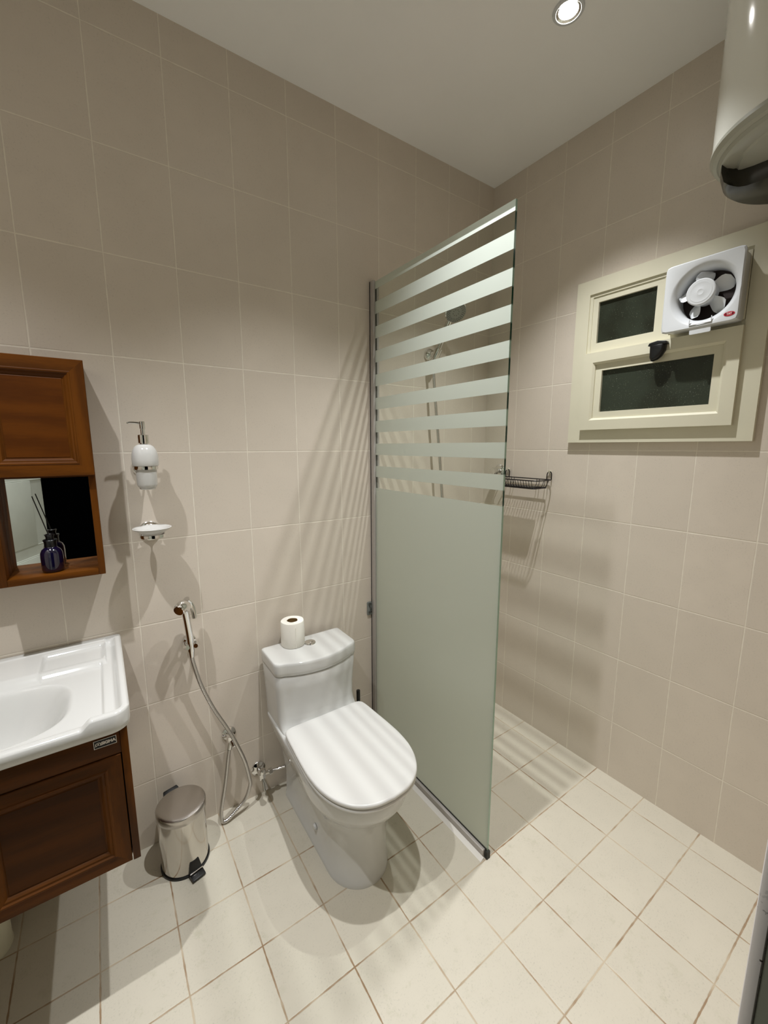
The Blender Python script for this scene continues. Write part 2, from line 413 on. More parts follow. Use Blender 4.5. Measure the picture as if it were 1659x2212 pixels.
# ------------------------------------------------------------------ window (top fixed lights, bottom sash)
win = bpy.data.objects.new('window_1', None); COL.objects.link(win); win.location = (0, -0.82, 1.49); struct(win)
def frame_ring(bm, y0, y1, z0, z1, wd, x0, x1, slope=0.0):
    """rectangular picture frame in the right-wall plane; mitred; x0 = back, x1 = front (more negative); slope = drop of the inner edge"""
    o = [(y0, z0), (y1, z0), (y1, z1), (y0, z1)]
    i = [(y0+wd, z0+wd), (y1-wd, z0+wd), (y1-wd, z1-wd), (y0+wd, z1-wd)]
    V = lambda x, q: bm.verts.new((x, q[0], q[1]))
    ob = [V(x0, q) for q in o]; of = [V(x1, q) for q in o]; inf = [V(x1+slope, q) for q in i]; ib = [V(x0, q) for q in i]
    for k in range(4):
        j = (k+1) % 4
        bm.faces.new((ob[k], ob[j], of[j], of[k])); bm.faces.new((of[k], of[j], inf[j], inf[k]))
        bm.faces.new((inf[k], inf[j], ib[j], ib[k])); bm.faces.new((ib[k], ib[j], ob[j], ob[k]))
bm = new()
frame_ring(bm, -1.148, -0.503, 1.488, 2.152, 0.058, -0.0005, -0.020)
frame_ring(bm, -1.090, -0.561, 1.546, 2.094, 0.012, 0.02, -0.014)
box(bm, -0.012, 0.04, -1.08, -0.57, 1.852, 1.874)            # transom
box(bm, -0.012, 0.04, -0.866, -0.838, 1.874, 2.084)           # mullion
obj('window_frame', bm, M_cream, win, smooth=False)
bm = new()
frame_ring(bm, -0.838, -0.571, 1.874, 2.084, 0.024, 0.03, -0.010)
fix = obj('glazing_bead', bm, M_cream, win, smooth=False)
bm = new(); box(bm, 0.0, 0.005, -0.815, -0.594, 1.894, 2.062)
pane = obj('window_pane', bm, M_winglass, win, smooth=False)
# bottom opening sash, standing proud of the frame
bm = new()
frame_ring(bm, -1.092, -0.562, 1.541, 1.856, 0.040, -0.012, -0.036, slope=0.000)
frame_ring(bm, -1.052, -0.602, 1.581, 1.816, 0.008, -0.010, -0.036, slope=0.008)
frame_ring(bm, -1.044, -0.610, 1.589, 1.808, 0.026, -0.006, -0.022, slope=0.0)
sash = obj('opening_sash', bm, M_cream, win, smooth=False)
bm = new(); box(bm, -0.012, -0.007, -1.022, -0.632, 1.611, 1.786)
obj('window_pane', bm, M_winglass, sash, smooth=False)
# black folding catch on the sash top
bm = new()
prism(bm, [(-0.884, 1.837), (-0.880, 1.847), (-0.852, 1.852), (-0.824, 1.847), (-0.820, 1.837)], 'x', -0.058, -0.034)
poly = [(-0.877, 1.838), (-0.876, 1.816), (-0.864, 1.797), (-0.850, 1.787), (-0.832, 1.783), (-0.826, 1.796), (-0.824, 1.838)]
rings = []
for x, s in ((-0.036, 1.0), (-0.048, 1.0), (-0.055, 0.88), (-0.059, 0.65)):
    rings.append([(x, -0.850+(y+0.850)*s, 1.838+(z-1.838)*(0.55+0.45*s)) for y, z in poly])
loft(bm, rings)
obj('window_catch', bm, M_black, win, bevel=0.002)
# blanking board behind the fan in the top right light
bm = new(); box(bm, -0.022, 0.02, -1.088, -0.872, 1.876, 2.084)
obj('fan_mounting_board', bm, M_cream, win, bevel=0.001)

# ================================================================== EXHAUST FAN
FY, FZ, FH = -0.982, 1.972, 0.1095
CY_, CZ_ = -0.990, 1.968
fan = thing('exhaust_fan', (-0.025, FY, FZ), 'square white exhaust fan with round opening, mounted in the upper right of the window', 'fan')
bm = new(); N = 96
def sq(a, h, e=14):
    c, s = math.cos(a), math.sin(a); k = (abs(c)**e+abs(s)**e)**(-1/e); return c*k*h, s*k*h
def ring_sq(x, h, e=14): return [(x, FY+sq(2*PI*i/N, h, e)[0], FZ+sq(2*PI*i/N, h, e)[1]) for i in range(N)]
def ring_c(x, r): return [(x, CY_+math.cos(2*PI*i/N)*r, CZ_+math.sin(2*PI*i/N)*r) for i in range(N)]
rings = [ring_sq(-0.0225, FH-0.007, 30), ring_sq(-0.070, FH-0.007, 30), ring_sq(-0.071, FH-0.001, 20), ring_sq(-0.086, FH, 20), ring_sq(-0.090, FH-0.004, 20),
         ring_c(-0.0895, 0.099), ring_c(-0.0875, 0.094), ring_c(-0.080, 0.086), ring_c(-0.072, 0.0805), ring_c(-0.064, 0.0785), ring_c(-0.030, 0.0785)]
loft(bm, rings, (False, False))
obj('fan_housing', bm, M_fan, fan, angle=28)
bm = new(); lathe(bm, [(0.078, -0.0305), (0.078, -0.028)], (0, CY_, CZ_), (1, 0, 0), 48)
obj('duct_opening', bm, M_fan_dark, fan)
bm = new()
# scoop below the opening and the pull tab
prism(bm, rrect(FY-0.008, FZ-0.117, 0.060, 0.022, 0.004), 'x', -0.086, -0.083)
obj('pull_tab', bm, M_fan, fan)
bm = new()
for s in (-1, 1): box(bm, -0.0925, -0.089, CY_+s*0.031-0.0012, CY_+s*0.031+0.0012, FZ-0.098, FZ-0.080)
box(bm, -0.0925, -0.089, CY_-0.032, CY_+0.032, FZ-0.0995, FZ-0.0975)
obj('scoop_ridge', bm, M_fan, fan, bevel=0.0008)
bm = new()
lathe(bm, [(0.0, 0.0), (0.0385, 0.0), (0.0408, -0.0015), (0.0415, -0.004), (0.0415, -0.009), (0.0405, -0.0100), (0.0405, -0.0112), (0.0410, -0.0122), (0.037, -0.047)], (-0.092+0.0, FY, FZ+0.002), (-1, 0, 0), 48)
lathe(bm, [(0.0, 0.0), (0.008, 0.0001), (0.009, 0.0004), (0.010, 0.0001), (0.030, 0.0001), (0.031, 0.0003), (0.032, 0.0001)], (-0.0922, FY, FZ+0.002), (-1, 0, 0), 40, caps=(False, False))
obj('fan_hub', bm, M_fan, fan)
for k in range(5):
    a0 = math.radians(11+72*k); bm = new(); rows = []
    for j in range(7):
        r = 0.032+0.0435*j/6; row = []
        wdt = math.radians(46)*math.sqrt(max(0.02, 1-max(0, (j-2.2)/3.95)**2.6))
        for i in range(9):
            s = i/8-0.5; a = a0+s*wdt
            x = -0.060+0.030*s
            row.append((x, CY_+math.cos(a)*r+0.006*(1-j/6), CZ_+math.sin(a)*r+0.003*(1-j/6)))
        rows.append(row)
    for thk in (0,):
        top = [[bm.verts.new(p) for p in row] for row in rows]; bot = [[bm.verts.new((p[0]+0.0016, p[1], p[2])) for p in row] for row in rows]
        for A, fl in ((top, 0), (bot, 1)):
            for j in range(6):
                for i in range(8): bm.faces.new((A[j][i], A[j][i+1], A[j+1][i+1], A[j+1][i]))
        for j in range(6):
            for i in (0, 8): bm.faces.new((top[j][i], top[j+1][i], bot[j+1][i], bot[j][i]))
        for i in range(8):
            for j in (0, 6): bm.faces.new((top[j][i], top[j][i+1], bot[j][i+1], bot[j][i]))
    obj('fan_blade', bm, M_fan, fan)
# red oval badge with lettering
bm = new(); by, bz = -1.0668, 1.8855
loft(bm, [[(x, by+0.0145*math.cos(2*PI*i/40), bz+0.0068*math.sin(2*PI*i/40)) for i in range(40)] for x in (-0.0898, -0.0906)])
badge = obj('oval_badge', bm, M_red, fan)
bm = new()
for s in (-1, 1):
    prism(bm, [(by+s*0.0125, bz), (by+s*0.0085, bz+0.0042), (by+s*0.0062, bz+0.0042), (by+s*0.0078, bz-0.0042), (by+s*0.0100, bz-0.0030)], 'x', -0.0910, -0.0905)
obj('badge_print', bm, M_maroon, badge)
def text_obj(name, body, size, mat, parent, origin, xdir, ydir, ext=0.0002, off=0.0, xs=1.0, spacing=1.0):
    cu = bpy.data.curves.new(name, 'FONT'); cu.body = body; cu.size = size; cu.extrude = ext; cu.offset = off
    cu.align_x = 'CENTER'; cu.align_y = 'CENTER'; cu.space_character = spacing
    tmp = bpy.data.objects.new(name+'_tmp', cu); COL.objects.link(tmp)
    dg = bpy.context.evaluated_depsgraph_get(); me = bpy.data.meshes.new_from_object(tmp.evaluated_get(dg))
    X = Vector(xdir).normalized(); Y = Vector(ydir).normalized(); Z = X.cross(Y)
    Mx = Matrix(((X.x*xs, Y.x, Z.x, origin[0]), (X.y*xs, Y.y, Z.y, origin[1]), (X.z*xs, Y.z, Z.z, origin[2]), (0, 0, 0, 1)))
    me.transform(Mx); me.name = name
    bpy.data.objects.remove(tmp); bpy.data.curves.remove(cu)
    me.materials.clear(); me.materials.append(mat)
    o = bpy.data.objects.new(name, me); COL.objects.link(o); par(o, parent); return o
text_obj('badge_lettering', 'TAY', 0.0095, M_white_print, badge, (-0.0911, by, bz), (0, -1, 0), (0, 0, 1), 0.0002, 0.0002, 0.78)

# ================================================================== WATER HEATER
HX, HY, HR, HZ = -0.262, -1.274, 0.225, 2.235
heater = thing('water_heater', (HX, HY, HZ-0.06), 'large white cylindrical water heater hung high on the right wall near the ceiling', 'water heater')
bm = new(); lathe(bm, [(HR-0.01, 0.0), (HR, 0.0), (HR, 0.455), (HR-0.02, 0.475), (0.0, 0.482)], (HX, HY, HZ), (0, 0, 1), 96)
obj('tank_shell', bm, M_heater, heater)
bm = new(); lathe(bm, [(HR-0.006, 0.002), (HR+0.002, -0.001), (HR+0.003, -0.010), (HR-0.004, -0.020), (HR-0.013, -0.0235), (HR-0.016, -0.0225), (HR-0.021, -0.030), (HR-0.034, -0.035), (HR-0.055, -0.034), (HR-0.06, -0.039), (0.0, -0.046)], (HX, HY, HZ), (0, 0, 1), 96, caps=(False, True))
obj('bottom_cap', bm, M_heater_cap, heater)
bm = new()
pts = []
for i in range(33):                                   # outline: rim arc on the far side, then the straight inner edge
    a = math.radians(-70+186*i/32); pts.append((HX+(HR-0.022)*math.cos(a), HY+(HR-0.022)*math.sin(a)))
pts += [(-0.331, -1.098), (-0.313, -1.106), (-0.302, -1.120), (-0.298, -1.145), (-0.300, -1.20), (-0.300, -1.35), (-0.285, -1.42)]
def sc(P, s, cx=HX+0.04, cy=HY+0.06): return [(cx+(x-cx)*s, cy+(y-cy)*s) for x, y in P]
rings = [[(x, y, HZ-0.024) for x, y in pts], [(x, y, HZ-0.050) for x, y in sc(pts, 0.995)], [(x, y, HZ-0.072) for x, y in sc(pts, 0.95)], [(x, y, HZ-0.080) for x, y in sc(pts, 0.88)]]
loft(bm, rings)
obj('control_cover', bm, M_heater_dark, heater, angle=50)
bm = new(); box(bm, -0.038, -0.0005, HY-0.10, HY+0.10, HZ+0.32, HZ+0.36); obj('wall_bracket', bm, M_alu, heater)
bm = new(); box(bm, -0.038, -0.0005, HY-0.10, HY+0.10, HZ+0.06, HZ+0.10)
obj('wall_bracket', bm, M_alu, heater)

# ================================================================== DOWNLIGHTS
def downlight(x, y, label, first=None):
    t = thing('recessed_downlight', (x, y, ZC), label, 'ceiling light', 'downlights in the ceiling')
    bm = new(); lathe(bm, [(0.034, -0.0005), (0.043, -0.0005), (0.045, -0.0025), (0.043, -0.005), (0.036, -0.0055), (0.034, -0.003)], (x, y, ZC), (0, 0, 1), 40, caps=(False, False))
    bmesh.ops.remove_doubles(bm, verts=bm.verts, dist=1e-6)
    obj('trim_ring', bm, M_fan, t)
    bm = new(); lathe(bm, [(0.0345, -0.004), (0.032, -0.0028), (0.028, -0.0013)], (x, y, ZC), (0, 0, 1), 40, caps=(False, False))
    obj('reflector', bm, M_reflector, t)
    bm = new(); lathe(bm, [(0.0, -0.0012), (0.0285, -0.0012), (0.0285, -0.0006)], (x, y, ZC), (0, 0, 1), 32)
    obj('lamp_lens', bm, M_lens, t)
    ld = bpy.data.lights.new('lamp_beam', 'SPOT'); ld.energy = SPOT_W; ld.color = LAMP_COL; ld.spot_size = math.radians(92); ld.spot_blend = 1.0
    ld.shadow_soft_size = 0.015
    lo = bpy.data.objects.new('lamp_beam', ld); COL.objects.link(lo); lo.location = (x, y, ZC-0.012); par(lo, t)
downlight(*LAMPS[0], 'glowing round downlight in the ceiling over the shower area')
downlight(*LAMPS[1], 'round ceiling downlight above the toilet, between the other two')
downlight(*LAMPS[2], 'round ceiling downlight above the washbasin')

# ================================================================== SHOWER SCREEN
GX0, GX1, GYE, GZT = -0.745, -0.737, -0.745, 2.158
scr = thing('shower_screen', (-0.741, -0.37, 0), 'tall fixed glass shower screen, frosted below with striped frosted bands above', 'shower screen')
bm = new(); fs = box(bm, GX0, GX1, GYE, -0.012, 0.018, GZT)
bmesh.ops.recalc_face_normals(bm, faces=bm.faces)
for f in bm.faces:
    n_ = f.normal
    f.material_index = 0 if n_.x < -0.5 else (1 if n_.x > 0.5 else (3 if n_.z > 0.5 else 2))
obj('glass_panel', bm, None, scr, smooth=False, mats=[M_panel, M_panel2, M_pedge, M_ptop])
bm = new(); box(bm, -0.757, -0.7455, -0.030, -0.0005, 0.0, 2.163); box(bm, -0.7365, -0.726, -0.030, -0.0005, 0.0, 2.163); box(bm, -0.757, -0.726, -0.010, -0.0005, 0.0, 2.163)
obj('wall_channel', bm, M_alu, scr, bevel=0.002)
bm = new(); box(bm, -0.760, -0.7465, -0.738, -0.031, 0.0, 0.032); box(bm, -0.7357, -0.730, -0.738, -0.031, 0.0, 0.018)
obj('floor_channel', bm, M_alu, scr, bevel=0.002)
bm = new(); box(bm, -0.7463, -0.7357, -0.744, -0.031, 0.0005, 0.0175); box(bm, -0.7478, -0.7455, -0.744, -0.031, 0.016, 0.037)
box(bm, -0.752, -0.736, -0.752, -0.7395, 0.0, 0.030)
obj('rubber_gasket', bm, M_gasket, scr)
bm = new(); prism(bm, [(-0.7605, 0.0), (-0.7605, 0.010), (-0.770, 0.003), (-0.776, 0.0)], 'y', -0.744, -0.031)
obj('silicone_bead', bm, M_silicone, scr)

# ================================================================== TOILET
TX = -1.13
toilet = thing('toilet', (TX, -0.35, 0), 'white one-piece ceramic toilet with closed lid, standing left of the glass screen', 'toilet')
def foot_ring(z, hw, yb, yf, front=1.35, e=2.0, n=72, hb=None):
    """flat-backed outline with an elliptical front"""
    hb = hb or hw; yc = yf+hw*front; pts = []
    k = n//2
    for i in range(k+1):
        a = PI+PI*i/k; c, s = math.cos(a), math.sin(a)
        pts.append((TX+hw*math.copysign(abs(c)**(2/e), c), yc+(yc-yf)*(-abs(s)**(2/e)), z))
    m_ = n-k-1; r = 0.025
    seq = [(TX+hw+(hb-hw)*t, yc+(yb-r-yc)*t) for t in [j/8 for j in range(1, 9)]]
    for j in range(1, 6):
        a = PI/2*j/6; seq.append((TX+hb-r+r*math.cos(a), yb-r+r*math.sin(a)))
    left = [(2*TX-x, y) for x, y in reversed(seq)]
    mid = [(TX+(hb-r)*(1-2*t), yb) for t in [j/6 for j in range(7)]]
    for x, y in seq+mid+left: pts.append((x, y, z))
    return pts
bm = new()
rings = [foot_ring(0.0, 0.112, -0.05, -0.590, 1.1), foot_ring(0.018, 0.110, -0.05, -0.590, 1.1), foot_ring(0.022, 0.107, -0.05, -0.587, 1.1),
         foot_ring(0.12, 0.106, -0.05, -0.583, 1.1), foot_ring(0.20, 0.112, -0.045, -0.590, 1.12, hb=0.115), foot_ring(0.245, 0.124, -0.04, -0.604, 1.15, hb=0.122),
         foot_ring(0.275, 0.141, -0.035, -0.628, 1.2, hb=0.132), foot_ring(0.300, 0.160, -0.035, -0.654, 1.25, hb=0.142), foot_ring(0.318, 0.169, -0.035, -0.668, 1.3, hb=0.150),
         foot_ring(0.330, 0.1725, -0.035, -0.675, 1.32, hb=0.154), foot_ring(0.360, 0.176, -0.03, -0.683, 1.35, hb=0.160), foot_ring(0.385, 0.178, -0.03, -0.687, 1.36, hb=0.165),
         foot_ring(0.394, 0.176, -0.03, -0.685, 1.36, hb=0.166), foot_ring(0.397, 0.170, -0.035, -0.678, 1.36, hb=0.162)]
loft(bm, rings)
obj('bowl_and_foot', bm, M_ceramic, toilet, angle=60)
def tank_ring(z, hw, yb, yfc, bulge, n=60, r=0.03):
    """yfc = y of the front corners, bulge = extra at the centre of the bowed front"""
    pts = []
    for i in range(25):
        s = -1+2*i/24; pts.append((TX+s*(hw-r), yfc-bulge*(1-s*s), z))
    for j in range(1, 7):
        a = -PI/2+PI/2*j/6; pts.append((TX+hw-r+r*math.cos(a), yfc+r+r*math.sin(a), z))
    for j in range(6): pts.append((TX+hw, yfc+r+(yb-0.012-yfc-r)*(j+1)/6, z))
    for j in range(1, 5):
        a = PI/2*j/4; pts.append((TX+hw-0.012+0.012*math.cos(a), yb-0.012+0.012*math.sin(a), z))
    for j in range(1, 8): pts.append((TX+(hw-0.012)*(1-2*j/8), yb, z))
    for j in range(5):
        a = PI/2+PI/2*j/4; pts.append((TX-hw+0.012+0.012*math.cos(a), yb-0.012+0.012*math.sin(a), z))
    for j in range(1, 7): pts.append((TX-hw, yb-0.012-(yb-0.012-yfc-r)*j/6, z))
    for j in range(1, 6):
        a = PI+PI/2*j/6; pts.append((TX-hw+r+r*math.cos(a), yfc+r+r*math.sin(a), z))
    return pts
bm = new()
R2 = [tank_ring(0.375, 0.160, -0.03, -0.245, 0.030), tank_ring(0.398, 0.162, -0.03, -0.238, 0.028), tank_ring(0.402, 0.1625, -0.03, -0.226, 0.024), tank_ring(0.410, 0.163, -0.03, -0.212, 0.022),
      tank_ring(0.425, 0.1635, -0.03, -0.201, 0.021), tank_ring(0.45, 0.164, -0.03, -0.194, 0.023), tank_ring(0.50, 0.166, -0.03, -0.192, 0.028),
      tank_ring(0.56, 0.1695, -0.03, -0.195, 0.033), tank_ring(0.614, 0.1718, -0.029, -0.198, 0.036), tank_ring(0.6175, 0.170, -0.031, -0.196, 0.035)]
loft(bm, R2)
obj('cistern', bm, M_ceramic, toilet, angle=50)
bm = new()
R3 = [tank_ring(0.6198, 0.1715, -0.029, -0.197, 0.036), tank_ring(0.6212, 0.1737, -0.027, -0.199, 0.037), tank_ring(0.634, 0.1755, -0.026, -0.201, 0.038), tank_ring(0.660, 0.1748, -0.027, -0.200, 0.038),
      tank_ring(0.6685, 0.1738, -0.0275, -0.199, 0.038), tank_ring(0.6708, 0.1718, -0.030, -0.197, 0.0375), tank_ring(0.6722, 0.1680, -0.034, -0.193, 0.0365), tank_ring(0.6727, 0.1600, -0.042, -0.186, 0.034)]
loft(bm, R3)
cl = obj('cistern_lid', bm, M_ceramic, toilet, angle=55)
bm = new(); lathe(bm, [(0.0, 0.005), (0.0185, 0.0045), (0.0195, 0.003), (0.0205, 0.0035), (0.0225, 0.003), (0.024, 0.0), (0.024, -0.002)], (-1.121, -0.098, 0.6725), (0, 0, 1), 36)
lathe(bm, [(0.0, 0.0068), (0.008, 0.0064), (0.009, 0.005)], (-1.116, -0.098, 0.6725), (0, 0, 1), 24)
obj('flush_button', bm, M_chrome, cl)
# seat and lid outlines
half = [(0.0, -0.232), (0.10, -0.231), (0.140, -0.232), (0.161, -0.241), (0.170, -0.266), (0.1755, -0.34), (0.1805, -0.42), (0.1815, -0.49), (0.173, -0.56), (0.150, -0.622), (0.112, -0.670), (0.060, -0.698), (0.0, -0.706)]
hp = smooth_path([(x, y, 0) for x, y in half], 6)
outl = [(p.x, p.y) for p in hp] + [(-p.x, p.y) for p in reversed(hp[1:-1])]
def oring2(z, s, dy=0.0):
    cy = -0.46
    return [(TX+x*s, cy+(y-cy)*s+dy, z) for x, y in outl]
bm = new(); loft(bm, [oring2(0.3985, 0.955), oring2(0.3990, 0.975), oring2(0.4035, 0.994), oring2(0.4100, 0.994), oring2(0.4122, 0.980)])
obj('seat_ring', bm, M_ceramic_lid, toilet, angle=60)
bm = new(); loft(bm, [oring2(0.4168, 0.970), oring2(0.4172, 0.990), oring2(0.4195, 1.0), oring2(0.4260, 1.0), oring2(0.4295, 0.992), oring2(0.4310, 0.975), oring2(0.4318, 0.90), oring2(0.4322, 0.5)])
obj('toilet_lid', bm, M_ceramic_lid, toilet, angle=60)
bm = new(); lathe(bm, [(0.0115, 0), (0.0115, 0.004), (0.009, 0.008), (0.0, 0.009)], (TX-0.108, -0.36, 0.092), (-1, 0, 0), 20)
obj('bolt_cap', bm, M_ceramic, toilet)

# toilet roll standing on the cistern
rx, ry, rz = -1.183, -0.070, 0.6735
roll = thing('toilet_roll', (rx, ry, rz), 'white toilet paper roll standing upright on the cistern lid', 'toilet paper')
bm = new()
ringsr = []
def rr(r, z): return [(rx+(r+0.0006*math.sin(5*a+z*60))*math.cos(a), ry+(r+0.0006*math.sin(5*a+z*60))*math.sin(a), rz+z) for a in [2*PI*i/56 for i in range(56)]]
loft(bm, [rr(0.0215, 0.0), rr(0.0455, 0.0), rr(0.0475, 0.003), rr(0.0472, 0.05), rr(0.0466, 0.098), rr(0.0450, 0.1025), rr(0.0420, 0.1035), rr(0.0215, 0.1025), rr(0.0215, 0.0)], (False, False))
# loose outer sheet edge
tube(bm, [(rx-0.006, ry-0.0475, rz+0.002), (rx-0.007, ry-0.0474, rz+0.05), (rx-0.006, ry-0.0468, rz+0.088)], 0.0012, 6)
obj('paper', bm, M_paper, roll, angle=50)
bm = new(); loft(bm, [rr(0.0212, 0.0005), rr(0.0212, 0.1020), rr(0.0198, 0.1020), rr(0.0198, 0.0005), rr(0.0212, 0.0005)], (False, False))
obj('cardboard_core', bm, M_card, roll, angle=50)

# toilet brush standing behind the toilet
br = thing('toilet_brush', (-0.884, -0.085, 0), 'black toilet brush whose thin handle rises between the toilet and the screen', 'toilet brush')
bm = new(); lathe(bm, [(0.040, 0.0), (0.044, 0.004), (0.042, 0.12), (0.038, 0.125), (0.012, 0.128)], (-0.884, -0.085, 0), (0, 0, 1), 28)
obj('brush_holder', bm, M_black, br)
bm = new(); tube(bm, [(-0.884, -0.085, 0.12), (-0.884, -0.084, 0.25), (-0.884, -0.083, 0.365)], 0.0085, 14)
obj('brush_handle', bm, M_black, br, bevel=0.001)

# stop valve of the toilet
tv = thing('toilet_stop_valve', (-1.333, -0.02, 0.115), 'small chrome stop valve low on the wall left of the toilet', 'valve')
bm = new(); lathe(bm, [(0.030, 0), (0.029, 0.004), (0.018, 0.010), (0.012, 0.012)], (-1.333, -0.0005, 0.125), (0, -1, 0), 28)
obj('wall_flange', bm, M_chrome, tv)
bm = new(); tube(bm, [(-1.333, -0.008, 0.125), (-1.333, -0.060, 0.125)], 0.0105, 14); lathe(bm, [(0.015, -0.012), (0.017, 0), (0.015, 0.012)], (-1.333, -0.050, 0.125), (0, 0, 1), 8)
lathe(bm, [(0.010, 0), (0.012, 0.012), (0.012, 0.02), (0.008, 0.026)], (-1.333, -0.055, 0.135), (0.1, -0.15, 1), 16)
tube(bm, [(-1.333, -0.045, 0.125), (-1.300, -0.047, 0.125)], 0.009, 12); lathe(bm, [(0.013, 0), (0.013, 0.014)], (-1.303, -0.047, 0.125), (1, 0, 0), 6)
obj('valve_body', bm, M_chrome, tv)
bm = new(); tube(bm, [(-1.333, -0.060, 0.118), (-1.331, -0.072, 0.100), (-1.331, -0.080, 0.082)], lambda t: 0.007+0.006*t, 12, 4)
obj('valve_lever', bm, M_chrome, tv)
bm = new(); tube(bm, [(-1.292, -0.047, 0.125), (-1.262, -0.055, 0.128), (-1.2385, -0.066, 0.134)], 0.006, 10, 6)
obj('braided_hose', bm, M_hose, tv)

# ================================================================== PEDAL BIN
BX, BY, BRD = -1.643, -0.128, 0.0765
bin_ = thing('pedal_bin', (BX, BY, 0), 'small round polished steel pedal bin on the floor under the bidet sprayer', 'bin')
bm = new(); lathe(bm, [(0.0, 0.008), (BRD, 0.008), (BRD, 0.202), (BRD-0.003, 0.205)], (BX, BY, 0), (0, 0, 1), 72)
obj('bin_body', bm, M_steel, bin_)
bm = new(); lathe(bm, [(BRD-0.002, 0.0), (BRD+0.0035, 0.0), (BRD+0.0035, 0.0075), (BRD-0.002, 0.009)], (BX, BY, 0), (0, 0, 1), 72)
obj('base_ring', bm, M_black, bin_)
bm = new(); lathe(bm, [(BRD-0.006, 0.2045), (BRD+0.003, 0.2045), (BRD+0.004, 0.2065), (BRD+0.004, 0.2270), (BRD+0.0025, 0.2305), (BRD-0.002, 0.2325), (BRD-0.012, 0.2335), (0.0, 0.2345)], (BX, BY, 0), (0, 0, 1), 72)
obj('bin_lid', bm, M_steel_lid, bin_)
fd = Vector((0.24, -0.97, 0)).normalized(); sd = Vector((fd.y, -fd.x, 0))
def bp(s, f, z): return Vector((BX, BY, z))+fd*f+sd*s
bm = new()
def hexa(bm, q0, q1):
    a = [bm.verts.new(v) for v in q0]; b = [bm.verts.new(v) for v in q1]
    bm.faces.new(a); bm.faces.new(list(reversed(b)))
    for i in range(4): bm.faces.new((a[i], b[i], b[(i+1) % 4], a[(i+1) % 4]))
hexa(bm, [bp(-0.022, BRD-0.004, 0.012), bp(0.022, BRD-0.004, 0.012), bp(0.015, BRD-0.003, 0.052), bp(-0.015, BRD-0.003, 0.052)],
         [bp(-0.022, BRD+0.012, 0.012), bp(0.022, BRD+0.012, 0.012), bp(0.015, BRD+0.002, 0.052), bp(-0.015, BRD+0.002, 0.052)])
hexa(bm, [bp(-0.022, BRD+0.004, 0.004), bp(0.022, BRD+0.004, 0.004), bp(0.022, BRD+0.034, 0.004), bp(-0.022, BRD+0.034, 0.004)],
         [bp(-0.022, BRD+0.004, 0.016), bp(0.022, BRD+0.004, 0.016), bp(0.022, BRD+0.034, 0.011), bp(-0.022, BRD+0.034, 0.011)])
obj('foot_pedal', bm, M_black, bin_, bevel=0.0012)
bm = new(); tube(bm, [bp(-0.0215, BRD+0.012, 0.0185), bp(0.0215, BRD+0.012, 0.0185)], 0.0022, 10)
obj('pedal_bar', bm, M_chrome, bin_)
bm = new()
hexa(bm, [bp(-0.027, -BRD-0.020, 0.175), bp(0.027, -BRD-0.020, 0.175), bp(0.027, -BRD+0.005, 0.175), bp(-0.027, -BRD+0.005, 0.175)],
         [bp(-0.024, -BRD-0.018, 0.232), bp(0.024, -BRD-0.018, 0.232), bp(0.030, -BRD+0.004, 0.222), bp(-0.030, -BRD+0.004, 0.222)])
obj('rear_hinge', bm, M_black, bin_, bevel=0.003)

# ================================================================== BIDET SPRAYER
bs = thing('bidet_sprayer', (-1.50, -0.03, 0.02), 'chrome bidet hand sprayer with looping ribbed hose on the wall left of the toilet', 'bidet sprayer')
bm = new(); lathe(bm, [(0.021, 0), (0.022, 0.004), (0.020, 0.016), (0.014, 0.022)], (-1.5575, -0.0005, 0.772), (0, -1, 0), 24)
# open cradle
for s in (-1, 1):
    tube(bm, [(-1.5575+s*0.006, -0.015, 0.768), (-1.5575+s*0.0195, -0.028, 0.766), (-1.5595+s*0.0205, -0.058, 0.768), (-1.5605+s*0.013, -0.074, 0.772)], 0.0078, 12, 5)
obj('wall_cradle', bm, M_chrome, bs)
bm = new()
tube(bm, [(-1.5607, -0.060, 0.752), (-1.5625, -0.062, 0.800), (-1.568, -0.070, 0.860), (-1.5735, -0.080, 0.905), (-1.577, -0.088, 0.925)], lambda t: 0.0125-0.0005*t, 20, 8)
tube(bm, [(-1.570, -0.078, 0.925), (-1.582, -0.096, 0.936), (-1.594, -0.112, 0.932)], lambda t: 0.0185+0.0015*math.sin(PI*t), 22, 8)
lathe(bm, [(0.0180, 0.0), (0.0180, 0.012), (0.0165, 0.014)], (-1.590, -0.108, 0.9325), (-0.62, -0.74, -0.25), 24)
tube(bm, [(-1.5605, -0.060, 0.728), (-1.5607, -0.060, 0.752)], lambda t: 0.0085+0.003*t, 18)
sp = obj('spray_handle', bm, M_chrome, bs)
bm = new()
tube(bm, [(-1.566, -0.072, 0.948), (-1.553, -0.062, 0.928), (-1.545, -0.060, 0.900), (-1.543, -0.062, 0.872)], lambda t: 0.012-0.003*t, 14, 6)
obj('trigger', bm, M_chrome, sp)
H = [(-1.5605, -0.060, 0.735), (-1.5575, -0.055, 0.703), (-1.536, -0.05, 0.603), (-1.500, -0.05, 0.496), (-1.461, -0.06, 0.408), (-1.436, -0.078, 0.346), (-1.405, -0.075, 0.248), (-1.386, -0.06, 0.150),
     (-1.384, -0.055, 0.111), (-1.406, -0.055, 0.058), (-1.448, -0.060, 0.030), (-1.482, -0.066, 0.014), (-1.500, -0.062, 0.018), (-1.498, -0.055, 0.063), (-1.476, -0.050, 0.166), (-1.460, -0.048, 0.261), (-1.453, -0.046, 0.298)]
bm = new(); tube(bm, H, 0.0072, 14, 8)
obj('ribbed_hose', bm, M_hose, bs, angle=60)
bm = new(); lathe(bm, [(0.027, 0), (0.026, 0.005), (0.016, 0.011), (0.012, 0.014)], (-1.441, -0.0005, 0.338), (0, -1, 0), 28)
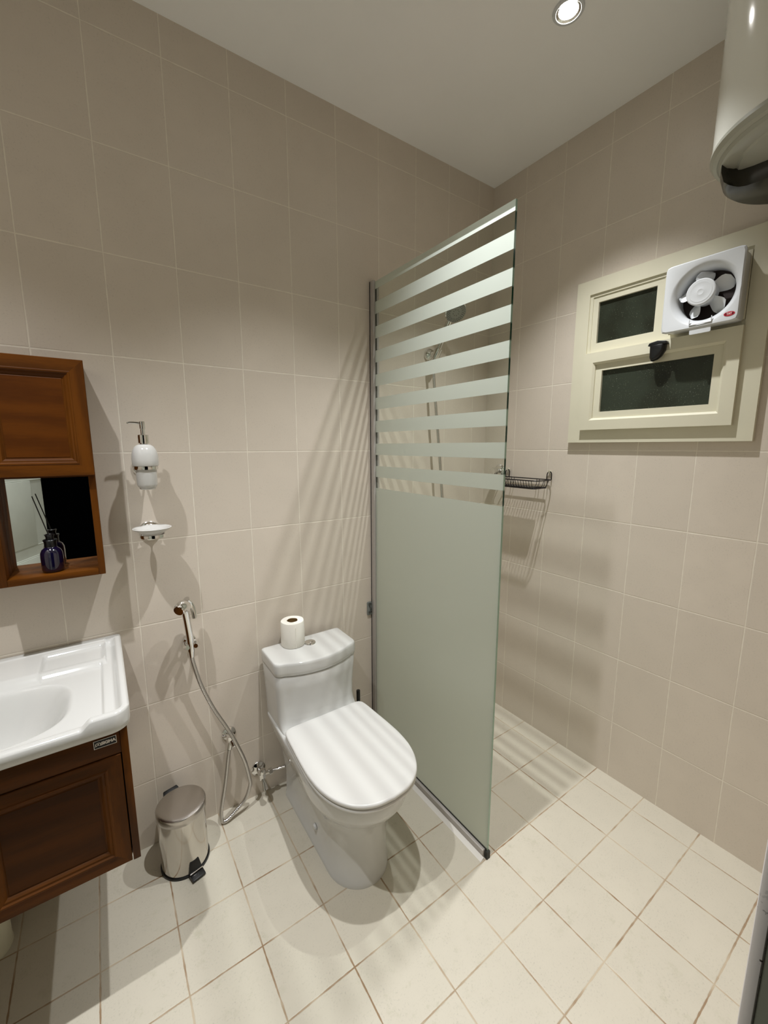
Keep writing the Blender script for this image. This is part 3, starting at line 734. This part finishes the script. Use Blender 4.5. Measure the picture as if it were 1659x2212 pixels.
tube(bm, [(-1.441, -0.01, 0.338), (-1.443, -0.046, 0.336)], 0.011, 16); lathe(bm, [(0.015, -0.010), (0.016, 0), (0.015, 0.012)], (-1.443, -0.038, 0.338), (0, 0, 1), 8)
tube(bm, [(-1.443, -0.040, 0.336), (-1.452, -0.046, 0.300)], 0.0105, 14)
lathe(bm, [(0.013, 0), (0.014, 0.006), (0.0115, 0.02), (0.006, 0.023)], (-1.437, -0.050, 0.330), (0.1, -0.7, -0.65), 20)
obj('hose_valve', bm, M_chrome, bs)

# ================================================================== SOAP DISPENSER, SOAP DISH
SX, SY = -1.6525, -0.093
sdp = thing('soap_dispenser', (SX, SY, 1.335), 'white ceramic soap dispenser bottle with chrome pump in a chrome wall holder', 'soap dispenser')
bm = new(); lathe(bm, [(0.0, 0.0), (0.020, 0.0), (0.0225, 0.002), (0.0225, 0.006), (0.026, 0.009), (0.0285, 0.016), (0.0295, 0.060), (0.0300, 0.072), (0.0355, 0.0735), (0.0372, 0.078), (0.0374, 0.092), (0.0365, 0.108), (0.0330, 0.122), (0.0265, 0.133), (0.019, 0.1385), (0.012, 0.140), (0.012, 0.141)], (SX, SY, 1.340), (0, 0, 1), 56)
obj('ceramic_bottle', bm, M_ceramic, sdp, angle=50)
bm = new(); lathe(bm, [(0.011, 0.139), (0.011, 0.143), (0.0153, 0.1435), (0.0153, 0.168), (0.0145, 0.169), (0.0062, 0.169), (0.0062, 0.186), (0.0078, 0.187), (0.0078, 0.2085), (0.0065, 0.210), (0.0, 0.210)], (SX, SY, 1.340), (0, 0, 1), 36)
obj('pump_head', bm, M_chrome, sdp)
bm = new(); tube(bm, [(SX-0.004, SY, 1.544), (SX-0.022, SY-0.001, 1.5455), (SX-0.036, SY-0.002, 1.5450), (SX-0.0385, SY-0.002, 1.541)], lambda t: 0.0046-0.002*t, 12, 5)
obj('spout', bm, M_chrome, sdp)
def ring_holder(cx, cy, z, r, name_parent, rr_=0.0035):
    bm = new(); n = 40
    lathe(bm, [(r, -0.0055), (r+0.0035, -0.005), (r+0.0042, 0.0), (r+0.0035, 0.005), (r, 0.0055)], (cx, cy, z), (0, 0, 1), 56, caps=(False, False))
    # arm towards the wall
    tube(bm, [(cx, cy+r+0.001, z), (cx, (cy+r-0.012)/2, z-0.003), (cx, -0.012, z-0.004)], 0.0058, 12, 5)
    for s in (-1, 1): tube(bm, [(cx+s*(r+0.001), cy+0.004, z), (cx+s*r*0.75, cy+r*0.95, z-0.012), (cx+s*0.010, -0.014, z-0.016)], 0.0035, 8, 6)
    a = obj('ring_holder', bm, M_chrome, name_parent)
    bm = new(); lathe(bm, [(0.0335, 0.0), (0.034, 0.004), (0.031, 0.009), (0.026, 0.011), (0.0225, 0.017), (0.014, 0.021), (0.0, 0.0215)], (cx, -0.0005, z+0.0), (0, -1, 0), 36)
    obj('wall_rosette', bm, M_chrome, name_parent)
ring_holder(SX, SY, 1.4075, 0.0305, sdp)
DXs, DYs = -1.6505, -0.093
sdh = thing('soap_dish', (DXs, DYs, 1.19), 'empty oval white ceramic soap dish on a chrome wall holder under the dispenser', 'soap dish')
bm = new()
lathe(bm, [(0.0, 0.0), (0.028, 0.0), (0.031, 0.002), (0.042, 0.010), (0.0545, 0.0195), (0.0560, 0.0215), (0.0545, 0.0225), (0.050, 0.0215), (0.038, 0.0135), (0.024, 0.0105), (0.022, 0.0122), (0.019, 0.0122), (0.017, 0.0105), (0.0, 0.0105)], (DXs, DYs, 1.1945), (0, 0, 1), 64)
obj('ceramic_dish', bm, M_ceramic, sdh, angle=50)
ring_holder(DXs, DYs, 1.1900, 0.0330, sdh)

# ================================================================== WALL HOOK PLATE NEXT TO THE SCREEN
hk = thing('adhesive_hook', (-0.7695, -0.003, 0.708), 'tiny grey rounded adhesive plate on the wall beside the screen channel', 'hook')
bm = new(); prism(bm, rrect(-0.7695, 0.708, 0.025, 0.066, 0.006), 'y', -0.0075, -0.0005)
pl = obj('back_plate', bm, M_greyplate, hk, bevel=0.001)
bm = new(); prism(bm, rrect(-0.7695, 0.732, 0.016, 0.008, 0.002), 'y', -0.010, -0.007); prism(bm, rrect(-0.7695, 0.690, 0.016, 0.010, 0.002), 'y', -0.010, -0.007)
tube(bm, [(-0.776, -0.009, 0.730), (-0.768, -0.012, 0.715), (-0.763, -0.012, 0.703), (-0.768, -0.009, 0.693)], 0.0024, 8, 5)
obj('hook_relief', bm, M_darkplate, hk)

# ================================================================== HAND SHOWER (behind the screen)
hs = thing('hand_shower', (-0.40, -0.03, 0.7), 'chrome hand shower head with hose on the wall behind the glass screen', 'shower')
bm = new(); lathe(bm, [(0.030, 0), (0.030, 0.006), (0.024, 0.018), (0.014, 0.026)], (-0.418, -0.0005, 1.905), (0, -1, 0), 32)
tube(bm, [(-0.418, -0.02, 1.905), (-0.420, -0.048, 1.900)], 0.013, 18)
lathe(bm, [(0.0170, -0.022), (0.0185, 0.0), (0.0195, 0.022)], (-0.421, -0.060, 1.900), (0.25, -0.25, 0.9), 26)
obj('wall_holder', bm, M_chrome, hs)
bm = new()
tube(bm, [(-0.432, -0.050, 1.858), (-0.421, -0.060, 1.900), (-0.400, -0.080, 1.975), (-0.385, -0.100, 2.040)], lambda t: 0.0105+0.004*t, 20, 6)
ax = Vector((-0.18, -0.62, -0.62)).normalized(); hc = Vector((-0.362, -0.115, 2.085))
lathe(bm, [(0.0, -0.020), (0.022, -0.018), (0.042, -0.006), (0.050, 0.004), (0.051, 0.010), (0.047, 0.0125)], hc, ax, 44)
hd = obj('shower_head', bm, M_chrome, hs)
bm = new(); lathe(bm, [(0.0, 0.0132), (0.047, 0.0132), (0.047, 0.0115)], hc, ax, 44)
fc = obj('spray_face', bm, M_sprayface, hd)
bm = new(); a_, u_, v_ = frame_of(ax)
for ri, cnt in ((0.042, 30), (0.036, 26), (0.030, 20), (0.014, 8)):
    for i in range(cnt):
        q = hc+a_*0.0132+(u_*math.cos(2*PI*i/cnt+ri*90)+v_*math.sin(2*PI*i/cnt+ri*90))*ri
        lathe(bm, [(0.0016, 0.0), (0.0013, 0.0016)], q, ax, 6)
obj('nozzles', bm, M_black, fc)
bm = new()
tube(bm, [(-0.432, -0.050, 1.860), (-0.428, -0.050, 1.80), (-0.415, -0.055, 1.65), (-0.398, -0.058, 1.50), (-0.382, -0.060, 1.35), (-0.368, -0.062, 1.20), (-0.352, -0.065, 1.0), (-0.335, -0.07, 0.72), (-0.345, -0.075, 0.60), (-0.375, -0.075, 0.58), (-0.398, -0.07, 0.64), (-0.402, -0.062, 0.76)], 0.0072, 14, 8)
obj('shower_hose', bm, M_hose, hs, angle=60)
bm = new(); lathe(bm, [(0.028, 0), (0.028, 0.006), (0.014, 0.012)], (-0.402, -0.0005, 0.80), (0, -1, 0), 28); tube(bm, [(-0.402, -0.01, 0.80), (-0.402, -0.058, 0.80), (-0.402, -0.062, 0.76)], 0.011, 14, 4)
obj('shower_outlet', bm, M_chrome, hs)

kb = thing('shower_stop_tap', (-0.03, -0.113, 1.34), 'chrome stop tap with round flange on the right wall by the corner', 'tap')
bm = new(); lathe(bm, [(0.036, 0), (0.036, 0.004), (0.030, 0.010), (0.014, 0.014), (0.012, 0.040)], (-0.0005, -0.113, 1.340), (-1, 0, 0), 36)
obj('tap_flange', bm, M_chrome, kb)
bm = new(); lathe(bm, [(0.012, 0.030), (0.020, 0.036), (0.022, 0.052), (0.019, 0.064), (0.0, 0.067)], (-0.0005, -0.113, 1.340), (-1, 0, 0), 10)
obj('tap_handle', bm, M_chrome, kb, angle=20)

# ================================================================== WIRE CADDY
cd = thing('wire_shower_caddy', (-0.06, -0.29, 1.28), 'black wire shower caddy hanging on the right wall beside the screen', 'shower caddy')
CX0, CX1, CYa, CYb, CZt, CZb = -0.012, -0.140, -0.436, -0.130, 1.3145, 1.2765
def rr3(x0, x1, y0, y1, z, r, k=5):
    return [Vector((x, y, z)) for x, y in rrect((x0+x1)/2, (y0+y1)/2, abs(x1-x0), abs(y1-y0), r, k)]
bm = new(); tube(bm, rr3(CX0, CX1, CYa, CYb, CZt, 0.022), 0.0026, 8, closed=True)
obj('top_rim', bm, M_black_wire, cd)
bm = new(); tube(bm, rr3(CX0-0.010, CX1+0.014, CYa+0.020, CYb-0.020, CZb, 0.016), 0.0026, 8, closed=True)
obj('bottom_rim', bm, M_black_wire, cd)
ys = [CYa+0.026+(CYb-CYa-0.052)*i/17 for i in range(18)]
for i, y in enumerate(ys):
    bm = new()
    pts = [(CX1, y, CZt), (CX1+0.008, y, CZb+0.012), (CX1+0.018, y, CZb-0.001), (CX0-0.014, y, CZb-0.001)]
    if i in (0, 1, 3, 4, 13, 14, 16, 17): pts += [(CX0-0.004, y, CZb+0.012), (CX0, y, CZt)]
    tube(bm, pts, 0.0014, 6)
    obj('basket_wire', bm, M_black_wire, cd)
for y, s in ((CYa, 1), (CYb, -1)):
    for x in (-0.045, -0.080):
        bm = new(); tube(bm, [(x, y, CZt), (x, y+s*0.010, CZb+0.010), (x, y+s*0.022, CZb), (x, y+s*0.03, CZb)], 0.0014, 6)
        obj('basket_wire', bm, M_black_wire, cd)
for y in (-0.170, -0.4145):
    bm = new(); tube(bm, [(CX0+0.001, y-0.012, CZt), (CX0+0.003, y-0.012, CZt+0.024), (CX0+0.004, y-0.008, CZt+0.034), (CX0+0.004, y, CZt+0.038), (CX0+0.004, y+0.008, CZt+0.034), (CX0+0.003, y+0.012, CZt+0.024), (CX0+0.001, y+0.012, CZt)], 0.0024, 8, 4)
    obj('hanging_loop', bm, M_black_wire, cd)
    bm = new(); prism(bm, rrect(y, 1.350, 0.012, 0.016, 0.003), 'x', -0.003, -0.0005); tube(bm, [(-0.003, y, 1.354), (-0.016, y, 1.350), (-0.018, y, 1.359)], 0.002, 8)
    obj('wall_hook', bm, M_cream, cd)
tray = new()
poly = rrect(-0.283, -0.078, 0.212, 0.050, 0.008)
loft(tray, [[(x, y, CZb+0.0015) for y, x in poly], [(x, y, CZb+0.004) for y, x in poly]])
tr_o = obj('soap_tray', tray, M_black, cd)

# ================================================================== VANITY + BASIN
VX0, VX1, VY, VZ0, VZ1 = -2.385, -1.7756, -0.462, 0.4245, 0.796
van = thing('vanity_cabinet', (-2.08, -0.23, VZ0), 'brown wooden wall-hung vanity cabinet with framed doors under the basin', 'cabinet')
bm = new()
box(bm, VX1-0.016, VX1, VY-0.014, -0.002, VZ0, VZ1)
obj('side_panel', bm, M_wood_v, van, bevel=0.0008)
bm = new()
box(bm, VX0, VX0+0.016, VY-0.014, -0.002, VZ0, VZ1)
obj('side_panel', bm, M_wood_v, van, bevel=0.0008)
bm = new(); box(bm, VX0+0.016, VX1-0.0165, VY+0.01, -0.004, VZ0, VZ0+0.016); box(bm, VX0+0.016, VX1-0.0165, -0.016, -0.004, VZ0+0.016, VZ1-0.02)
obj('carcass', bm, M_wood_vh, van)
bm = new(); box(bm, VX0+0.0162, VX1-0.0162, VY-0.012, VY+0.006, 0.733, VZ1)
rail = obj('front_rail', bm, M_wood_vh, van, bevel=0.0008)
def cab_door(x0, x1, z0, z1, yf, parent, mats, wd=0.040, mould=0.014, name='cabinet_door', thk=0.018, rec=0.009):
    """frame and recessed panel door facing -y; corner joints mitred"""
    bm = new()
    def loop(ins, y): return [bm.verts.new((x0+ins, y, z0+ins)), bm.verts.new((x1-ins, y, z0+ins)), bm.verts.new((x1-ins, y, z1-ins)), bm.verts.new((x0+ins, y, z1-ins))]
    spec = [(0, yf+thk), (0, yf+0.0015), (0.0015, yf), (wd-0.004, yf), (wd-0.002, yf-0.0015), (wd+0.001, yf-0.0012), (wd+0.004, yf+0.002), (wd+mould*0.6, yf+0.003), (wd+mould*0.8, yf+0.0055), (wd+mould, yf+rec), (wd+mould+0.002, yf+rec), (wd+mould+0.004, yf+rec-0.001)]
    L = [loop(a, b) for a, b in spec]
    for A, B in zip(L[:-1], L[1:]):
        for k in range(4):
            f = bm.faces.new((A[k], A[(k+1) % 4], B[(k+1) % 4], B[k])); f.material_index = 0 if k in (1, 3) else 1
    f = bm.faces.new(L[-1]); f.material_index = 2; bm.faces.new(list(reversed(L[0])))
    return obj(name, bm, None, parent, mats=mats, angle=24)
cab_door(-2.0785, VX1-0.0185, 0.4255, 0.7305, VY-0.014, van, [M_wood_v, M_wood_vh, M_wood_vp], 0.034, 0.014)
cab_door(VX0+0.003, -2.0805, 0.4255, 0.7305, VY-0.014, van, [M_wood_v, M_wood_vh, M_wood_vp], 0.034, 0.014)
# name plate on the rail
lx0, lx1, lz0, lz1, ly = -1.8447, -1.7990, 0.7632, 0.7838, VY-0.0125
bm = new(); box(bm, lx0, lx1, ly-0.0008, ly, lz0, lz1)
plate = obj('name_plate', bm, M_black, rail, smooth=False)
plate['label'] = 'small black name plate with white border and lettering'
bm = new(); e = 0.0011
for a in ((lx0, lx1, lz0, lz0+e), (lx0, lx1, lz1-e, lz1), (lx0, lx0+e, lz0+e, lz1-e), (lx1-e, lx1, lz0+e, lz1-e)): box(bm, a[0], a[1], ly-0.0012, ly-0.0006, a[2], a[3])
obj('plate_border', bm, M_white_print, plate, smooth=False)
text_obj('plate_lettering', 'SIGMA', 0.0102, M_white_print, plate, ((lx0+lx1)/2+0.0065, ly-0.0010, (lz0+lz1)/2-0.0002), (1, 0, 0), (0, 0, 1), 0.0002, 0.00055, 0.98, 0.98)
bm = new(); ex, ez = lx0+0.0090, (lz0+lz1)/2
arc = [(ex+0.0050*math.cos(math.radians(a)), ly-0.0011, ez+0.0040*math.sin(math.radians(a))) for a in range(-50, 231, 14)]
tube(bm, arc, 0.00085, 6)
tube(bm, [arc[0], (ex+0.0066, ly-0.0011, ez-0.0036)], 0.0007, 6); tube(bm, [arc[-1], (ex-0.0066, ly-0.0011, ez-0.0036)], 0.0007, 6)
lathe(bm, [(0.0015, 0), (0.0015, 0.0005)], (ex, ly-0.0008, ez+0.0002), (0, -1, 0), 14)
tube(bm, [(ex-0.0020, ly-0.0011, ez-0.0026), (ex, ly-0.0011, ez-0.0014), (ex+0.0020, ly-0.0011, ez-0.0026)], 0.0006, 6)
obj('plate_emblem', bm, M_white_print, plate)

BCX = -2.08; BHW = 0.3145; BYF = 0.4965
basin = thing('washbasin', (BCX, -0.25, 0.797), 'white ceramic washbasin with a wide ledge on top of the brown vanity', 'washbasin')
def yfront(dx):
    d_ = BHW-abs(dx); r = 0.040
    return BYF if d_ >= r else BYF-(r-math.sqrt(max(0, r*r-(r-d_)**2)))
def hgt(dx, y):      # y = distance from the wall
    yf = yfront(dx); ds = BHW-abs(dx); dfr = yf-y
    adx = abs(dx)
    rimf = 0.850-0.017*hermite(0.238, 0.214, adx)
    rim = 0.850+(rimf-0.850)*hermite(0.10, 0.03, dfr)
    P = 0.8255
    side = 0.850-0.017*hermite(0.012, 0.032, ds)-0.0005
    side = side-(side-P)*hermite(0.262, 0.258, adx)*1.0 if adx < 0.262 else side
    h = P if adx < 0.258 else side
    # deck and soap tray at the back
    if y < 0.20:
        deck = 0.8455
        tray = 0.8350
        k = hermite(0.112, 0.124, adx)*hermite(0.030, 0.044, y)*hermite(0.272, 0.258, adx)
        top = deck+(tray-deck)*k
        ridge = hermite(0.128, 0.140, y)
        top = top+(0.8395-top)*ridge*hermite(0.112, 0.124, adx)
        top = top if adx < 0.272 else h
        back = hermite(0.172, 0.150, y) if adx > 0.118 else hermite(0.186, 0.150, y)
        h = h+(max(top, h)-h)*back
    # bowl
    u = abs(dx)/0.188; v = abs(y-0.322)/0.132
    dd = (u**3.4+v**3.0)**(1/3.2)
    if dd < 1.12: h = h-0.128*hermite(1.03, 0.45, dd)**0.75
    # rim roll
    h = h+(rim-h)*hermite(0.034, 0.016, min(dfr, 9))
    h = h+(0.850-h)*hermite(0.022, 0.010, ds)
    h = h+(0.850-h)*hermite(0.020, 0.010, y)
    # rounded outer arris
    q = min(ds, dfr)
    h -= 0.006*(1-min(1, max(0, q)/0.008))**2
    return h
bm = new(); NX, NY = 190, 150
def dxs(i):
    t = i/NX; s = -1+2*t
    return BHW*math.copysign(1-(1-abs(s))**1.25, s) if abs(s) > 0 else 0
G = []
for j in range(NY+1):
    v = j/NY; v = 1-(1-v)**1.15
    G.append([bm.verts.new((BCX+dxs(i), -(0.0015+v*(yfront(dxs(i))-0.0015)), hgt(dxs(i), v*yfront(dxs(i))))) for i in range(NX+1)])
for j in range(NY):
    for i in range(NX): bm.faces.new((G[j][i], G[j+1][i], G[j+1][i+1], G[j][i+1]))
# outer skirt
loop = [G[0][i] for i in range(NX+1)]+[G[j][NX] for j in range(1, NY+1)]+[G[NY][i] for i in range(NX-1, -1, -1)]+[G[j][0] for j in range(NY-1, 0, -1)]
def low(vs, z, s):
    return [bm.verts.new((BCX+(v.co.x-BCX)*s, -0.0015+(v.co.y+0.0015)*s, z)) for v in vs]
l1 = low(loop, 0.815, 0.9985); l2 = low(loop, 0.801, 0.994); l3 = low(loop, 0.797, 0.984)
for A, B in ((loop, l1), (l1, l2), (l2, l3)):
    for i in range(len(loop)): bm.faces.new((A[i], A[(i+1) % len(loop)], B[(i+1) % len(loop)], B[i]))
obj('basin_bowl', bm, M_ceramic, basin, angle=75)
bm = new(); lathe(bm, [(0.0, 0.003), (0.016, 0.003), (0.020, 0.002), (0.022, 0.0)], (BCX, -0.322, 0.7005), (0, 0, 1), 28)
obj('drain_plug', bm, M_chrome, basin)

dp = thing('drain_pipe', (-2.172, -0.10, 0), 'thick cream drain pipe standing on the floor under the vanity', 'pipe')
bm = new(); lathe(bm, [(0.056, 0.0), (0.057, 0.004), (0.055, 0.012), (0.0545, 0.30), (0.052, 0.40), (0.050, 0.4225)], (-2.172, -0.10, 0), (0, 0, 1), 40)
obj('pipe_shell', bm, M_drain, dp)

# ================================================================== MIRROR CABINET
CX0_, CX1_, CYF, CZ0, CZ1 = -2.028, -1.7855, -0.112, 1.0925, 1.708
mc = thing('mirror_cabinet', (-1.906, -0.06, CZ0), 'brown wooden wall cabinet with a framed door over an open mirrored niche', 'cabinet')
bm = new(); box(bm, CX1_-0.017, CX1_, CYF, -0.001, CZ0, CZ1); obj('side_panel', bm, M_wood, mc, bevel=0.0008)
bm = new(); box(bm, CX0_, CX0_+0.019, CYF, -0.001, CZ0, CZ1); obj('side_panel', bm, M_wood, mc, bevel=0.0008)
bm = new(); box(bm, CX0_+0.0192, CX1_-0.0172, CYF, -0.001, CZ0, CZ0+0.0185); obj('niche_shelf', bm, M_wood_h, mc, bevel=0.0008)
bm = new(); box(bm, CX0_+0.0192, CX1_-0.0172, CYF, -0.001, 1.3875, 1.4040); obj('cabinet_shelf', bm, M_wood_h, mc)
bm = new(); box(bm, CX0_+0.0192, CX1_-0.0172, CYF, -0.001, CZ1-0.017, CZ1); obj('cabinet_shelf', bm, M_wood_h, mc)
bm = new(); box(bm, CX0_+0.0192, CX1_-0.0172, -0.022, -0.018, CZ0+0.0187, 1.3873); obj('niche_mirror', bm, M_mirror, mc, smooth=False)
cab_door(CX0_+0.004, CX1_+0.0005, 1.392, CZ1+0.001, CYF-0.0205, mc, [M_wood, M_wood_h, M_wood_p], 0.036, 0.013, rec=0.008)
wm = thing('wall_mirror', (-2.22, -0.01, CZ0), 'framed mirror joined to the left of the niche cabinet above the basin', 'mirror')
bm = new(); box(bm, -2.415, CX0_-0.001, CYF+0.05, -0.001, CZ0, CZ1); obj('mirror_backing', bm, M_wood, wm, bevel=0.001)
bm = new(); box(bm, -2.40, CX0_-0.015, CYF+0.047, CYF+0.0498, CZ0+0.015, CZ1-0.015); obj('mirror_glass', bm, M_mirror, wm, smooth=False)

# reed diffuser in the niche
QX, QY, QZ = -1.911, -0.066, CZ0+0.0187
rd = thing('reed_diffuser', (QX, QY, QZ), 'small dark blue glass reed diffuser bottle standing in the cabinet niche', 'reed diffuser')
bm = new(); lathe(bm, [(0.0, 0.0), (0.0225, 0.0), (0.0255, 0.003), (0.0270, 0.008), (0.0272, 0.045), (0.0262, 0.057), (0.0225, 0.066), (0.0165, 0.0715), (0.0145, 0.0735), (0.0145, 0.076)], (QX, QY, QZ), (0, 0, 1), 48)
obj('glass_bottle', bm, M_blue, rd, angle=50)
bm = new(); lathe(bm, [(0.0150, 0.0745), (0.0150, 0.088), (0.0175, 0.0935), (0.0165, 0.095), (0.0095, 0.0935), (0.0095, 0.103), (0.0125, 0.110), (0.010, 0.111), (0.006, 0.104)], (QX, QY, QZ), (0, 0, 1), 36)
obj('bottle_collar', bm, M_bluecap, rd)
for a, b in (((-1.911, -0.066, QZ+0.10), (-1.9385, -0.062, 1.334)),):
    bm = new(); tube(bm, [a, b], 0.0014, 8); obj('reed_stick', bm, M_black, rd)
